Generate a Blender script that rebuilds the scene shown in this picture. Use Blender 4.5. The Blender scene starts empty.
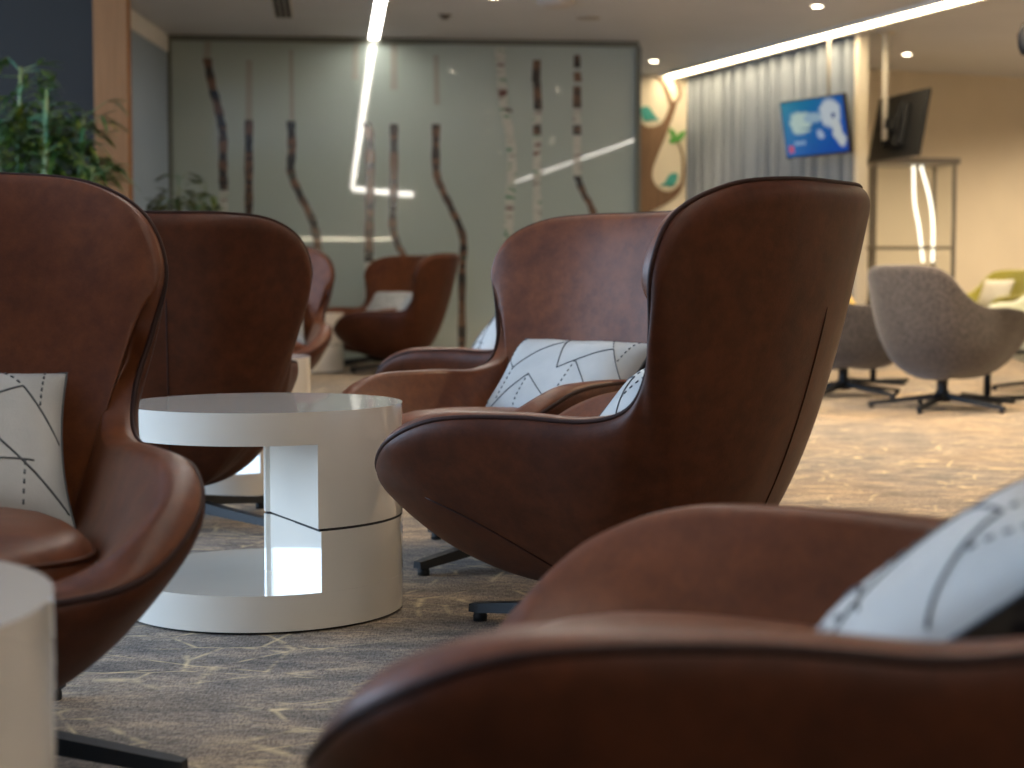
import bpy, bmesh, math, random
from mathutils import Vector, Matrix
random.seed(7)
PI = math.pi
sc = bpy.context.scene
col = sc.collection
# ---------------------------------------------------------------- camera model (used to turn readings of the photo into places in the room)
F, HZ, CH = 1676.0, 276.8, 0.80
PIT = math.atan((384 - HZ) / F)
CEIL = 3.02
def ray(px, py):
    x, z, y = (px - 512) / F, (384 - py) / F, 1.0
    return Vector((x, y * math.cos(PIT) + z * math.sin(PIT), z * math.cos(PIT) - y * math.sin(PIT)))
def atz(px, py, z):
    r = ray(px, py); t = (z - CH) / r.z
    return Vector((r.x * t, r.y * t, z))
def aty(px, py, Y):
    r = ray(px, py); t = Y / r.y
    return Vector((r.x * t, Y, CH + r.z * t))
def atplane(px, py, p0, n):
    r = ray(px, py); c = Vector((0, 0, CH)); t = (Vector(p0) - c).dot(Vector(n)) / r.dot(Vector(n))
    return c + r * t

# ---------------------------------------------------------------- materials
def newmat(name, base=(.5, .5, .5), rough=.5, metal=0, spec=.5, coat=0, emis=None, es=0):
    m = bpy.data.materials.new(name); m.use_nodes = True
    b = m.node_tree.nodes['Principled BSDF']
    b.inputs['Base Color'].default_value = (*base, 1); b.inputs['Roughness'].default_value = rough
    b.inputs['Metallic'].default_value = metal; b.inputs['Specular IOR Level'].default_value = spec
    b.inputs['Coat Weight'].default_value = coat
    if emis: b.inputs['Emission Color'].default_value = (*emis, 1); b.inputs['Emission Strength'].default_value = es
    return m
class NT:
    def __init__(s, m): s.m = m; s.t = m.node_tree; s.b = s.t.nodes['Principled BSDF']
    def n(s, typ, **kw):
        x = s.t.nodes.new(typ)
        for k, v in kw.items():
            if k.startswith('i_'): x.inputs[k[2:].replace('_', ' ')].default_value = v
            else: setattr(x, k, v)
        return x
    def l(s, a, b): s.t.links.new(a, b)
    def coord(s, kind='Object', scale=(1, 1, 1), rot=(0, 0, 0)):
        c = s.n('ShaderNodeTexCoord'); mp = s.n('ShaderNodeMapping'); mp.inputs['Scale'].default_value = scale; mp.inputs['Rotation'].default_value = rot
        s.l(c.outputs[kind], mp.inputs['Vector']); return mp.outputs['Vector']
    def noise(s, vec, scale, detail=4, rough=.55):
        x = s.n('ShaderNodeTexNoise'); x.inputs['Scale'].default_value = scale; x.inputs['Detail'].default_value = detail; x.inputs['Roughness'].default_value = rough
        if vec: s.l(vec, x.inputs['Vector'])
        return x.outputs['Fac']
    def ramp(s, fac, stops):
        r = s.n('ShaderNodeValToRGB'); e = r.color_ramp.elements
        while len(e) < len(stops): e.new(.5)
        for k, (p, c) in enumerate(stops): e[k].position = p; e[k].color = (*c, 1) if len(c) == 3 else c
        s.l(fac, r.inputs['Fac']); return r.outputs['Color']
    def mix(s, fac, a, b, mode='MIX'):
        x = s.n('ShaderNodeMix'); x.data_type = 'RGBA'; x.blend_type = mode
        for v, sock in ((fac, x.inputs[0]), (a, x.inputs[6]), (b, x.inputs[7])):
            if isinstance(v, (int, float)): sock.default_value = v
            elif isinstance(v, tuple): sock.default_value = (*v, 1)
            else: s.l(v, sock)
        return x.outputs[2]
    def math(s, op, a, b=None):
        x = s.n('ShaderNodeMath'); x.operation = op
        for v, sock in ((a, x.inputs[0]), (b, x.inputs[1])):
            if v is None: continue
            if isinstance(v, (int, float)): sock.default_value = v
            else: s.l(v, sock)
        return x.outputs[0]
    def bump(s, h, st=.2, d=.01):
        x = s.n('ShaderNodeBump'); x.inputs['Strength'].default_value = st; x.inputs['Distance'].default_value = d
        s.l(h, x.inputs['Height']); s.l(x.outputs[0], s.b.inputs['Normal'])

def leather(name, a, b, rough):
    m = newmat(name, a, rough, spec=.36 if 'lining' in name else .22); t = NT(m); v = t.coord()
    n1 = t.noise(v, 5, 5); c = t.mix(1.0, t.ramp(n1, [(.3, a), (.7, b)]), t.ramp(t.noise(v, 22, 5, .7), [(.35, (.78, .78, .78)), (.65, (1.22, 1.22, 1.22))]), 'MULTIPLY')
    t.l(c, t.b.inputs['Base Color'])
    n2 = t.noise(v, 260, 3); n3 = t.noise(v, 9, 3)
    r = t.math('MULTIPLY_ADD', n3, .16); t.t.nodes[-1].inputs[2].default_value = rough - .08
    t.l(r, t.b.inputs['Roughness'])
    t.bump(t.math('ADD', n2, t.math('MULTIPLY', n3, 1.5)), .18, .0025)
    return m
M = {}
M['leather_out'] = leather('brown_leather', (.050, .0128, .0041), (.076, .0208, .0068), .46)
M['leather_in'] = leather('brown_leather_lining', (.092, .0250, .0078), (.142, .0430, .0135), .42)
M['piping'] = leather('dark_brown_piping', (.020, .006, .004), (.030, .009, .005), .6)
M['black_metal'] = newmat('black_powder_coated_metal', (.008, .009, .011), .5, spec=.3)
M['rubber'] = newmat('black_rubber', (.008, .008, .008), .7)
M['lacquer'] = newmat('white_lacquer', (.72, .68, .62), .12, spec=.5, coat=.7)
t = NT(M['lacquer']); n_ = t.noise(t.coord(), 3, 2); t.l(t.ramp(n_, [(.3, (.73, .68, .60)), (.7, (.78, .73, .64))]), t.b.inputs['Base Color'])
M['gap'] = newmat('dark_joint', (.02, .018, .016), .8)
M['pillow'] = newmat('pale_grey_satin_fabric', (.62, .62, .60), .48)
t = NT(M['pillow']); v = t.coord(); n1 = t.noise(v, 7, 4); t.l(t.ramp(n1, [(.3, (.37, .38, .375)), (.7, (.47, .475, .46))]), t.b.inputs['Base Color']); t.bump(t.math('ADD', t.math('MULTIPLY', n1, 3), t.noise(v, 500, 1)), .22, .006)
M['pillow_back'] = newmat('charcoal_patterned_fabric', (.02, .02, .022), .8)
t = NT(M['pillow_back']); vz = t.n('ShaderNodeTexVoronoi'); vz.inputs['Scale'].default_value = 45; t.l(t.coord(), vz.inputs['Vector']); t.l(t.ramp(vz.outputs['Distance'], [(.2, (.012, .012, .014)), (.6, (.06, .05, .035))]), t.b.inputs['Base Color'])
M['stitch'] = newmat('dark_stitching_thread', (.06, .07, .08), .6)
def fabric(name, a, b):
    m = newmat(name, a, .92, spec=.25); t = NT(m); v = t.coord(); n1 = t.noise(v, 60, 5, .7)
    t.l(t.ramp(n1, [(.42, a), (.60, b)]), t.b.inputs['Base Color']); t.bump(t.noise(v, 320, 2), .35, .004)
    t.b.inputs['Sheen Weight'].default_value = .35
    return m
M['grey_fabric'] = fabric('mottled_grey_fabric', (.050, .040, .035), (.105, .085, .073))
M['sage_fabric'] = fabric('pale_sage_fabric', (.42, .44, .33), (.52, .54, .42))
M['olive_fabric'] = fabric('olive_green_fabric', (.26, .24, .03), (.36, .33, .06))
M['yellow_fabric'] = fabric('mustard_yellow_fabric', (.62, .42, .10), (.72, .50, .15))
M['cream_fabric'] = fabric('cream_fabric', (.62, .58, .48), (.7, .66, .55))

# carpet
m = M['carpet'] = newmat('woven_carpet', (.3, .28, .25), .95, spec=.15); t = NT(m); v = t.coord()
big = t.noise(v, .9, 4, .6); mid = t.noise(t.coord(scale=(1, 2.2, 1), rot=(0, 0, .35)), 5, 6, .7); fine = t.noise(t.coord(scale=(1, 5, 1)), 45, 4, .75); fine2 = t.noise(t.coord(scale=(5, 1, 1)), 45, 4, .75)
c0 = t.ramp(mid, [(.32, (.15, .142, .138)), (.5, (.27, .242, .215)), (.68, (.46, .385, .30))])
c1 = t.ramp(big, [(.38, (.82, .83, .86)), (.62, (1.12, 1.0, .86))])
c2 = t.mix(1.0, c0, c1, 'MULTIPLY')
gr = t.ramp(t.math('MULTIPLY', t.math('ADD', fine, fine2), .5), [(.40, (.38, .38, .39)), (.60, (1.5, 1.46, 1.40))])
c3 = t.mix(1.0, c2, gr, 'MULTIPLY')
def vor(scale, rot, sx=1, w=.02):
    vz = t.n('ShaderNodeTexVoronoi'); vz.feature = 'DISTANCE_TO_EDGE'; vz.distance = 'EUCLIDEAN'; vz.inputs['Scale'].default_value = scale; vz.inputs['Randomness'].default_value = .9
    t.l(t.coord(scale=(sx, 1, 1), rot=(0, 0, rot)), vz.inputs['Vector'])
    return t.ramp(vz.outputs['Distance'], [(0, (1, 1, 1)), (w, (0, 0, 0))])
l1 = vor(4.6, .3, .6, .022); l2 = vor(6.0, 1.2, .55, .024)
msk = t.ramp(t.noise(v, 2.3, 3), [(.40, (0, 0, 0)), (.50, (1, 1, 1))]); msk2 = t.ramp(t.noise(v, 16, 3), [(.40, (0, 0, 0)), (.58, (1, 1, 1))])
ln = t.mix(1.0, t.mix(1.0, t.mix(1.0, l1, l2, 'ADD'), msk, 'MULTIPLY'), msk2, 'MULTIPLY')
c4 = t.mix(t.math('MULTIPLY', ln, .8), c3, (.70, .55, .33))
t.l(c4, t.b.inputs['Base Color']); t.bump(t.math('ADD', fine, fine2), .5, .008)

def painted(name, c, var=.04, rough=.8):
    m = newmat(name, c, rough, spec=.3); t = NT(m); n1 = t.noise(t.coord(), 1.3, 4)
    t.l(t.ramp(n1, [(.3, tuple(x * (1 - var) for x in c)), (.7, tuple(x * (1 + var) for x in c))]), t.b.inputs['Base Color']); return m
M['ceiling'] = painted('painted_ceiling', (.53, .55, .60), rough=.55)
M['cream'] = painted('cream_wall_paint', (.63, .565, .455))
M['dark_wall'] = painted('charcoal_wall_panel', (.026, .024, .022), rough=.9)
M['blue_wall'] = painted('blue_grey_wall_paint', (.27, .34, .42), rough=.5)
M['white_paint'] = painted('white_wall_paint', (.75, .73, .69))
M['plain_wall'] = painted('warm_grey_wall_paint', (.36, .32, .27))
m = M['wood'] = newmat('oak_veneer', (.30, .17, .09), .7, spec=.1); t = NT(m); t.l(t.ramp(t.noise(t.coord(scale=(14, 14, .8)), 3, 5), [(.3, (.21, .098, .042)), (.7, (.26, .125, .055))]), t.b.inputs['Base Color'])
m = M['mural_wood'] = newmat('brown_wood_grain_cutout', (.13, .07, .035), .6); t = NT(m); t.l(t.ramp(t.noise(t.coord(scale=(14, 14, 1)), 3, 4), [(.3, (.10, .052, .025)), (.7, (.17, .092, .045))]), t.b.inputs['Base Color'])
M['teal'] = newmat('teal_paint', (.03, .26, .24), .5)
M['leafgreen'] = newmat('green_paint', (.05, .24, .035), .5)
m = M['glass_wall'] = newmat('pale_green_back_painted_glass', (.36, .42, .37), .015, spec=.75, coat=0)
t = NT(m); n1 = t.noise(t.coord(), .6, 2); t.l(t.ramp(n1, [(.3, (.33, .395, .375)), (.7, (.37, .435, .41))]), t.b.inputs['Base Color'])
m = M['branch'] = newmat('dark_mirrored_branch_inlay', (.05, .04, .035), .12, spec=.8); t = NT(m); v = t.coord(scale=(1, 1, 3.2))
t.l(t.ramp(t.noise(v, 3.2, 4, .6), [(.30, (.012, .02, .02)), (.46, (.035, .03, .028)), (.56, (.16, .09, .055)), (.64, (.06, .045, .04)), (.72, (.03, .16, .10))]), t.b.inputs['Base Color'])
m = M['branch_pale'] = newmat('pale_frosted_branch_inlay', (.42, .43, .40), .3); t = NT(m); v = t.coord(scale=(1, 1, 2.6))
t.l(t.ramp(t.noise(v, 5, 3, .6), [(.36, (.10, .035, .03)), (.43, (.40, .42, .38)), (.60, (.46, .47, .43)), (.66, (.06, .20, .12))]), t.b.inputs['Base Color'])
M['branch_clear'] = newmat('faint_frosted_branch_inlay', (.30, .31, .27), .15)
m = M['curtain'] = newmat('sheer_curtain_fabric', (.52, .55, .56), .85, spec=.2); t = NT(m)
t.l(t.ramp(t.noise(t.coord(scale=(1, 1, .2)), 8, 3), [(.3, (.21, .235, .275)), (.7, (.25, .28, .32))]), t.b.inputs['Base Color'])
M['steel'] = newmat('brushed_grey_metal', (.20, .18, .155), .4, metal=.4)
M['tv_body'] = newmat('black_plastic', (.012, .012, .012), .45)
M['clear_glass'] = newmat('clear_glass', (.9, .92, .9), .02); M['clear_glass'].node_tree.nodes['Principled BSDF'].inputs['Transmission Weight'].default_value = 1; M['clear_glass'].node_tree.nodes['Principled BSDF'].inputs['IOR'].default_value = 1.1
def emis(name, c, s): return newmat(name, (.8, .8, .8), .5, emis=c, es=s)
M['led'] = emis('neutral_led_diffuser', (1, .93, .82), 26)
M['led_dim'] = emis('led_diffuser_shelf', (1, .86, .6), 20)
M['cove'] = emis('warm_cove_led', (1, .80, .50), 24)
M['tube'] = emis('white_reflection_glow', (1, .93, .78), 2.2)  # glow of the reflections modelled in the cabinet
M['down'] = emis('warm_downlight_lens', (1, .84, .62), 30)
M['window_glow'] = emis('overcast_daylight_sky', (.50, .72, 1.0), 4)
m = M['leaf'] = newmat('bamboo_leaf', (.04, .12, .02), .45); t = NT(m); t.l(t.ramp(t.noise(t.coord(), 9, 2), [(.35, (.015, .045, .006)), (.5, (.045, .095, .010)), (.65, (.16, .18, .015))]), t.b.inputs['Base Color'])
m = M['cane'] = newmat('bamboo_cane', (.12, .22, .07), .4); t = NT(m); t.l(t.ramp(t.noise(t.coord(scale=(1, 1, .3)), 12, 2), [(.4, (.05, .20, .09)), (.6, (.22, .25, .08))]), t.b.inputs['Base Color'])
M['soil'] = newmat('dark_soil', (.03, .02, .012), .95)
M['pot'] = newmat('matte_charcoal_planter', (.05, .05, .055), .6)
M['pot_white'] = newmat('matte_white_pot', (.6, .58, .54), .5)
# television picture: blue ocean map with pale cloud-like land
m = M['screen'] = newmat('television_picture', (0, 0, 0), .2); t = NT(m); v = t.coord('UV')
sp = t.n('ShaderNodeSeparateXYZ'); t.l(v, sp.inputs[0])
def blob(cx, cy, rx, ry, rot=0, soft=.35):
    mp = t.n('ShaderNodeMapping'); mp.vector_type = 'TEXTURE'; mp.inputs['Location'].default_value = (cx, cy, 0); mp.inputs['Rotation'].default_value = (0, 0, rot); mp.inputs['Scale'].default_value = (rx, ry, 1)
    nz = t.n('ShaderNodeTexNoise'); nz.inputs['Scale'].default_value = 7
    t.l(v, nz.inputs['Vector']); ad = t.n('ShaderNodeVectorMath'); ad.operation = 'MULTIPLY_ADD'; t.l(nz.outputs['Color'], ad.inputs[0]); ad.inputs[1].default_value = (.12, .12, 0); t.l(v, ad.inputs[2])
    sb = t.n('ShaderNodeVectorMath'); sb.operation = 'SUBTRACT'; t.l(ad.outputs[0], sb.inputs[0]); sb.inputs[1].default_value = (.06, .06, 0)
    t.l(sb.outputs[0], mp.inputs['Vector']); ln_ = t.n('ShaderNodeVectorMath'); ln_.operation = 'LENGTH'; t.l(mp.outputs[0], ln_.inputs[0])
    return t.ramp(ln_.outputs['Value'], [(.75, (1, 1, 1)), (1.0, (0, 0, 0))])
base = t.mix(sp.outputs['X'], t.mix(sp.outputs['Y'], (.005, .14, .50), (.01, .30, .42)), t.mix(sp.outputs['Y'], (.0, .07, .50), (.01, .14, .55)))
cc = base
for b_, c_ in ((blob(.30, .60, .21, .23), (.62, .80, .72)), (blob(.50, .66, .16, .11), (.40, .58, .72)), (blob(.78, .70, .18, .30), (.72, .80, .86)), (blob(.87, .36, .09, .30, .25), (.75, .80, .80)), (blob(.58, .36, .07, .09), (.50, .62, .85)), (blob(.44, .50, .20, .022), (.03, .16, .38)), (blob(.83, .66, .03, .06), (.02, .05, .25))):
    cc = t.mix(b_, cc, c_)
def rect(x0, x1, y0, y1, c):
    global cc
    a = t.math('MULTIPLY', t.math('MULTIPLY', t.math('GREATER_THAN', sp.outputs['X'], x0), t.math('LESS_THAN', sp.outputs['X'], x1)), t.math('MULTIPLY', t.math('GREATER_THAN', sp.outputs['Y'], y0), t.math('LESS_THAN', sp.outputs['Y'], y1)))
    cc = t.mix(a, cc, c)
rect(.05, .13, .07, .20, (.75, .08, .16)); rect(.15, .34, .20, .27, (.30, .48, .75))
t.l(cc, t.b.inputs['Emission Color']); t.b.inputs['Emission Strength'].default_value = .52

# ---------------------------------------------------------------- object helpers
def tag(o, label=None, cat=None, group=None, kind=None):
    if label: o['label'] = label
    if cat: o['category'] = cat
    if group: o['group'] = group
    if kind: o['kind'] = kind
    return o
def empty(name, loc=(0, 0, 0), rz=0):
    o = bpy.data.objects.new(name, None); o.location = loc; o.rotation_euler = (0, 0, rz); o.empty_display_size = .1; col.objects.link(o); return o
def link(name, bm, mats, parent=None, smooth=True, loc=None, rot=None):
    me = bpy.data.meshes.new(name); bm.normal_update(); bm.to_mesh(me); bm.free()
    for mm in (mats if isinstance(mats, (list, tuple)) else [mats]): me.materials.append(mm)
    for p in me.polygons: p.use_smooth = smooth
    o = bpy.data.objects.new(name, me); col.objects.link(o)
    if parent: o.parent = parent
    if loc is not None: o.location = loc
    if rot is not None: o.rotation_euler = rot
    return o
def copy_tree(o, parent=None):
    c = o.copy(); col.objects.link(c)
    if parent is not None: c.parent = parent
    for ch in [x for x in o.children]: copy_tree(ch, c)
    return c
def box(bm, c, s, rot=None, bev=0):
    r = bmesh.ops.create_cube(bm, size=1); vs = r['verts']
    bmesh.ops.scale(bm, vec=s, verts=vs)
    if bev:
        es = list({e for v in vs for e in v.link_edges})
        rr = bmesh.ops.bevel(bm, geom=es, offset=bev, segments=3, affect='EDGES', profile=.5); vs = list({v for f in rr['faces'] for v in f.verts} | {v for v in vs if v.is_valid})
        vs = [v for v in vs if v.is_valid]
        allv = set(vs); st = list(vs)
        while st:
            v0 = st.pop()
            for e in v0.link_edges:
                w = e.other_vert(v0)
                if w not in allv: allv.add(w); st.append(w)
        vs = list(allv)
    if rot is not None: bmesh.ops.rotate(bm, cent=(0, 0, 0), matrix=rot, verts=vs)
    bmesh.ops.translate(bm, vec=c, verts=vs); return vs
def boxo(name, c, s, mat, parent=None, rz=0, bev=.004):
    bm = bmesh.new(); box(bm, (0, 0, 0), s, bev=bev); return link(name, bm, mat, parent, False, c, (0, 0, rz))
def grid(bm, rows, close=False, mi=0, flip=False):
    vv = [[bm.verts.new(p) for p in r] for r in rows]
    n = len(rows[0])
    for i in range(len(rows) - 1):
        for j in range(n if close else n - 1):
            k = (j + 1) % n
            q = [vv[i][j], vv[i][k], vv[i + 1][k], vv[i + 1][j]]
            if flip: q.reverse()
            try: f = bm.faces.new(q); f.material_index = mi
            except ValueError: pass
    return vv
def tube(bm, pts, r, n=8, close=False, mi=0, cap=True):
    pts = [Vector(p) for p in pts]; N = len(pts); rows = []
    rr = r if isinstance(r, (list, tuple)) else [r] * N
    up = Vector((0, 0, 1)); prev = None
    for i, p in enumerate(pts):
        a = pts[(i - 1) % N] if (close or i > 0) else p; b = pts[(i + 1) % N] if (close or i < N - 1) else p
        d = (b - a).normalized()
        if prev is None:
            u = d.cross(up)
            if u.length < .05: u = d.cross(Vector((1, 0, 0)))
            u.normalize()
        else:
            u = (prev - d * prev.dot(d)); u.normalize()
        prev = u; w = d.cross(u)
        rows.append([p + (u * math.cos(2 * PI * k / n) + w * math.sin(2 * PI * k / n)) * rr[i] for k in range(n)])
    if close: rows.append(rows[0])
    vv = grid(bm, rows, True, mi)
    if close: bmesh.ops.remove_doubles(bm, verts=[v for r_ in (vv[0], vv[-1]) for v in r_], dist=1e-6)
    elif cap:
        for r_ in (vv[0], list(reversed(vv[-1]))):
            try: f = bm.faces.new(list(reversed(r_))); f.material_index = mi
            except ValueError: pass
def lathe(bm, prof, n=48, a0=0, c=(0, 0)):
    rows = [[(c[0] + r * math.cos(2 * PI * k / n), c[1] + r * math.sin(2 * PI * k / n), z) for k in range(n)] for r, z in prof]
    vv = grid(bm, rows, True)
    for r_, s in ((vv[0], 1), (vv[-1], 0)):
        try: bm.faces.new(list(reversed(r_)) if s else r_)
        except ValueError: pass
def prism(bm, poly, z0, z1, axis='z'):
    a = [bm.verts.new((x, y, z0)) for x, y in poly]; b = [bm.verts.new((x, y, z1)) for x, y in poly]
    n = len(poly); fs = [bm.faces.new(list(reversed(a))), bm.faces.new(b)]
    for i in range(n): fs.append(bm.faces.new([a[i], a[(i + 1) % n], b[(i + 1) % n], b[i]]))
    return a + b
def catmull(P, k, closed=False):
    out = []; n = len(P); rng = range(n if closed else n - 1)
    for i in rng:
        a, b, c, d = [Vector(P[(i + q) % n] if closed else P[min(max(i + q, 0), n - 1)]) for q in (-1, 0, 1, 2)]
        for j in range(k):
            s = j / k; out.append(.5 * ((2 * b) + (c - a) * s + (2 * a - 5 * b + 4 * c - d) * s * s + (3 * b - a - 3 * c + d) * s ** 3))
    if not closed: out.append(Vector(P[-1]))
    return out

# ---------------------------------------------------------------- bowl shaped chair bodies; local axes: +X forward, +Y left
def bowl(half, phi, k, pole, z1, k1, ax, kz):
    """closed rim curve and outer surface function; the lower rings have their own azimuths so the wings flow out of the back"""
    full = half + [(-s, f, z) for s, f, z in reversed(half[1:-1])]
    rim = catmull([(f, s, z) for s, f, z in full], k, True)
    ph = phi + [360 - p for p in reversed(phi[1:-1])]
    pp = [v.x for v in catmull([(p, 0, 0) for p in phi], k)]
    pp = pp + [360 - p for p in reversed(pp[1:-1])]
    P0 = Vector(pole); af, ab, bl, pw = ax
    def outer(i, t):
        i %= len(rim); R = rim[i]; a = math.radians(pp[i]); c, s = math.cos(a), math.sin(a)
        aa = af if c > 0 else ab
        r = (abs(c / aa) ** pw + abs(s / bl) ** pw) ** (-1 / pw)
        A = Vector((P0.x + c * r * k1, s * r * k1, z1))
        B = Vector((P0.x + c * r, s * r, P0.z + (R.z - P0.z) * kz))
        u = 1 - t
        return P0 * u ** 3 + A * 3 * u * u * t + B * 3 * u * t * t + R * t ** 3
    return rim, outer
def bowl_parts(rim, outer, thick, nt=26, tin=.22, roll=.45, D=.018, arc=.045):
    """outer shell whose edge curls in to the rim, and a lining that starts at the rim and lines the inside"""
    n = len(rim); nr = 7
    base = [.02 + .98 * (j / nt) ** .9 for j in range(nt + 1)]
    TT = []                                    # t of row j on line i, outward offset of row j
    dts = []
    for i in range(n):
        sl = (outer(i, 1) - outer(i, .98)).length / .02
        dts.append(min(.3, arc / sl))
    for _ in range(3): dts = [(dts[i - 1] + dts[i] + dts[(i + 1) % n]) / 3 for i in range(n)]
    rowsT = []
    for j in range(nt): rowsT.append(([base[j] / base[nt] * (1 - dts[i]) for i in range(n)], D * min(1, base[j] / .15)))
    for q in range(nr + 1):
        th = PI / 2 * q / nr
        rowsT.append(([1 - dts[i] + dts[i] * math.sin(th) for i in range(n)], D * math.cos(th)))
    NJ = len(rowsT)
    O = [[outer(i, rt[i]) for i in range(n)] for rt, d in rowsT]
    def nrm(i, j):
        a = O[j][(i + 1) % n] - O[j][(i - 1) % n]; b = O[min(j + 1, NJ - 1)][i] - O[max(j - 1, 0)][i]
        v = a.cross(b); v.normalize(); return v
    s = -1 if nrm(n // 2, nt // 2).dot(Vector((.03, 0, .6)) - O[nt // 2][n // 2]) < 0 else 1
    N = [[nrm(i, j) * s for i in range(n)] for j in range(NJ)]
    for _ in range(7):
        N = [[(N[j][i] * 2 + N[j][i - 1] + N[j][(i + 1) % n] + N[max(j - 1, 0)][i] + N[min(j + 1, NJ - 1)][i]).normalized() for i in range(n)] for j in range(NJ)]
    P = [[O[j][i] - N[j][i] * rowsT[j][1] * (1 + .7 * max(0, min(1, (rim[i].z - .75) / .15)) - .55 * math.exp(-((rim[i].z - .64) / .09) ** 2)) for i in range(n)] for j in range(NJ)]
    bm_o = bmesh.new(); vv = grid(bm_o, P, True); bm_o.faces.new(vv[0])
    bmesh.ops.recalc_face_normals(bm_o, faces=bm_o.faces[:])
    NR = N[-1]; T = [thick(rim[i].z, rim[i].x) for i in range(n)]
    for _ in range(3): T = [(T[i - 1] + T[i] + T[(i + 1) % n]) / 3 for i in range(n)]
    upv = [(O[-1][i] - O[NJ - 1 - nr][i]).normalized() for i in range(n)]
    rows = []; m_ = 9
    for a in range(m_ + 1):
        th = PI * a / m_
        rows.append([O[-1][i] + NR[i] * (T[i] * (1 - math.cos(th)) / 2) + upv[i] * (math.sin(th) * T[i] * (.20 - .14 * max(0, min(1, (rim[i].z - .52) / .1))) - (T[i] * .22 * (1 - math.cos(th)) / 2)) for i in range(n)])
    dz = rows[-1]
    for j in range(NJ - 2, -1, -1):
        t0 = rowsT[j][0][0] if j < nt else 1
        if j < nt and base[j] < tin: break
        w = min(1, (NJ - 1 - j) / (nr + 2))
        if j >= nt + 2: continue
        rows.append([O[j][i] + N[j][i] * T[i] for i in range(n)])
    for _ in range(60):
        rows = rows[:m_ - 2] + [rows[q] if q == len(rows) - 1 else [(rows[q][i] * 2 + rows[q][i - 1] + rows[q][(i + 1) % n] + rows[q - 1][i] + rows[q + 1][i]) / 6 for i in range(n)] for q in range(m_ - 2, len(rows))]
    bm_i = bmesh.new(); vv = grid(bm_i, rows, True)
    bm_i.faces.new(list(vv[-1]))
    bmesh.ops.recalc_face_normals(bm_i, faces=bm_i.faces[:])
    surf = lambda i, j: P[j][i % n]
    return bm_o, bm_i, P, NR
RIM = [(0.0, 0.506, 0.345), (0.203, 0.513, 0.352), (0.318, 0.493, 0.38), (0.399, 0.408, 0.452), (0.409, 0.279, 0.505), (0.378, 0.103, 0.516), (0.365, -0.053, 0.513), (0.364, -0.151, 0.541), (0.378, -0.201, 0.613), (0.41, -0.226, 0.703), (0.436, -0.240, 0.815), (0.400, -0.268, 0.915), (0.31, -0.338, 0.972), (0.178, -0.405, 0.988), (0.0, -0.430, 0.988)]
def superpad(bm, sx, sy, hz, ex=3.0, crown=1.0, n=56, m=10, taper=0, mi=0):
    rows = []
    for j in range(m + 1):
        ph = -PI / 2 + PI * j / m; cz = math.sin(ph); cr = abs(math.cos(ph)) ** .45
        row = []
        for i in range(n):
            a = 2 * PI * i / n; c_, s_ = math.cos(a), math.sin(a)
            x = sx * cr * math.copysign(abs(c_) ** (2 / ex), c_); y = sy * cr * math.copysign(abs(s_) ** (2 / ex), s_)
            y *= 1 - taper * (-x / sx * .5 + .5)
            z = hz * math.copysign(abs(cz) ** .6, cz)
            if z > 0: z *= 1 + crown * (1 - (x / sx) ** 2) * (1 - (y / sy) ** 2) * .25
            row.append((x, y, z))
        rows.append(row)
    vv = grid(bm, rows, True, mi); bmesh.ops.remove_doubles(bm, verts=bm.verts[:], dist=1e-5)
    bmesh.ops.recalc_face_normals(bm, faces=bm.faces[:])
def add_base(root, nleg, rleg, a0, hubz, colr, topz, w=.022):
    bm = bmesh.new()
    lathe(bm, [(.001, .045), (.05, .045), (.055, .06), (.05, hubz - .01), (colr, hubz + .02), (colr, topz - .03), (.11, topz - .015), (.11, topz), (.001, topz)], 32)
    hub = link('base_column', bm, M['black_metal'], root)
    for q in range(nleg):
        bm = bmesh.new()
        L = rleg
        rows = []
        for x, z, hw, hh in ((.03, hubz - .02, w * 1.15, .018), (L * .5, hubz - .045, w, .014), (L * .94, .032, w * .9, .011), (L, .030, w * .7, .009)):
            rows.append([(x, -hw, z - hh), (x, hw, z - hh), (x, hw * .8, z + hh), (x, -hw * .8, z + hh)])
        vv = grid(bm, rows, True); bm.faces.new(vv[0]); bm.faces.new(list(reversed(vv[-1])))
        bmesh.ops.recalc_face_normals(bm, faces=bm.faces[:])
        lg = link('leg', bm, M['black_metal'], root, False, (0, 0, 0), (0, 0, a0 + q * 2 * PI / nleg))
        bm = bmesh.new(); lathe(bm, [(.001, 0), (.016, 0), (.017, .012), (.013, .024), (.001, .024)], 16, c=(L * .95, 0))
        link('glide', bm, M['rubber'], lg)
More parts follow.
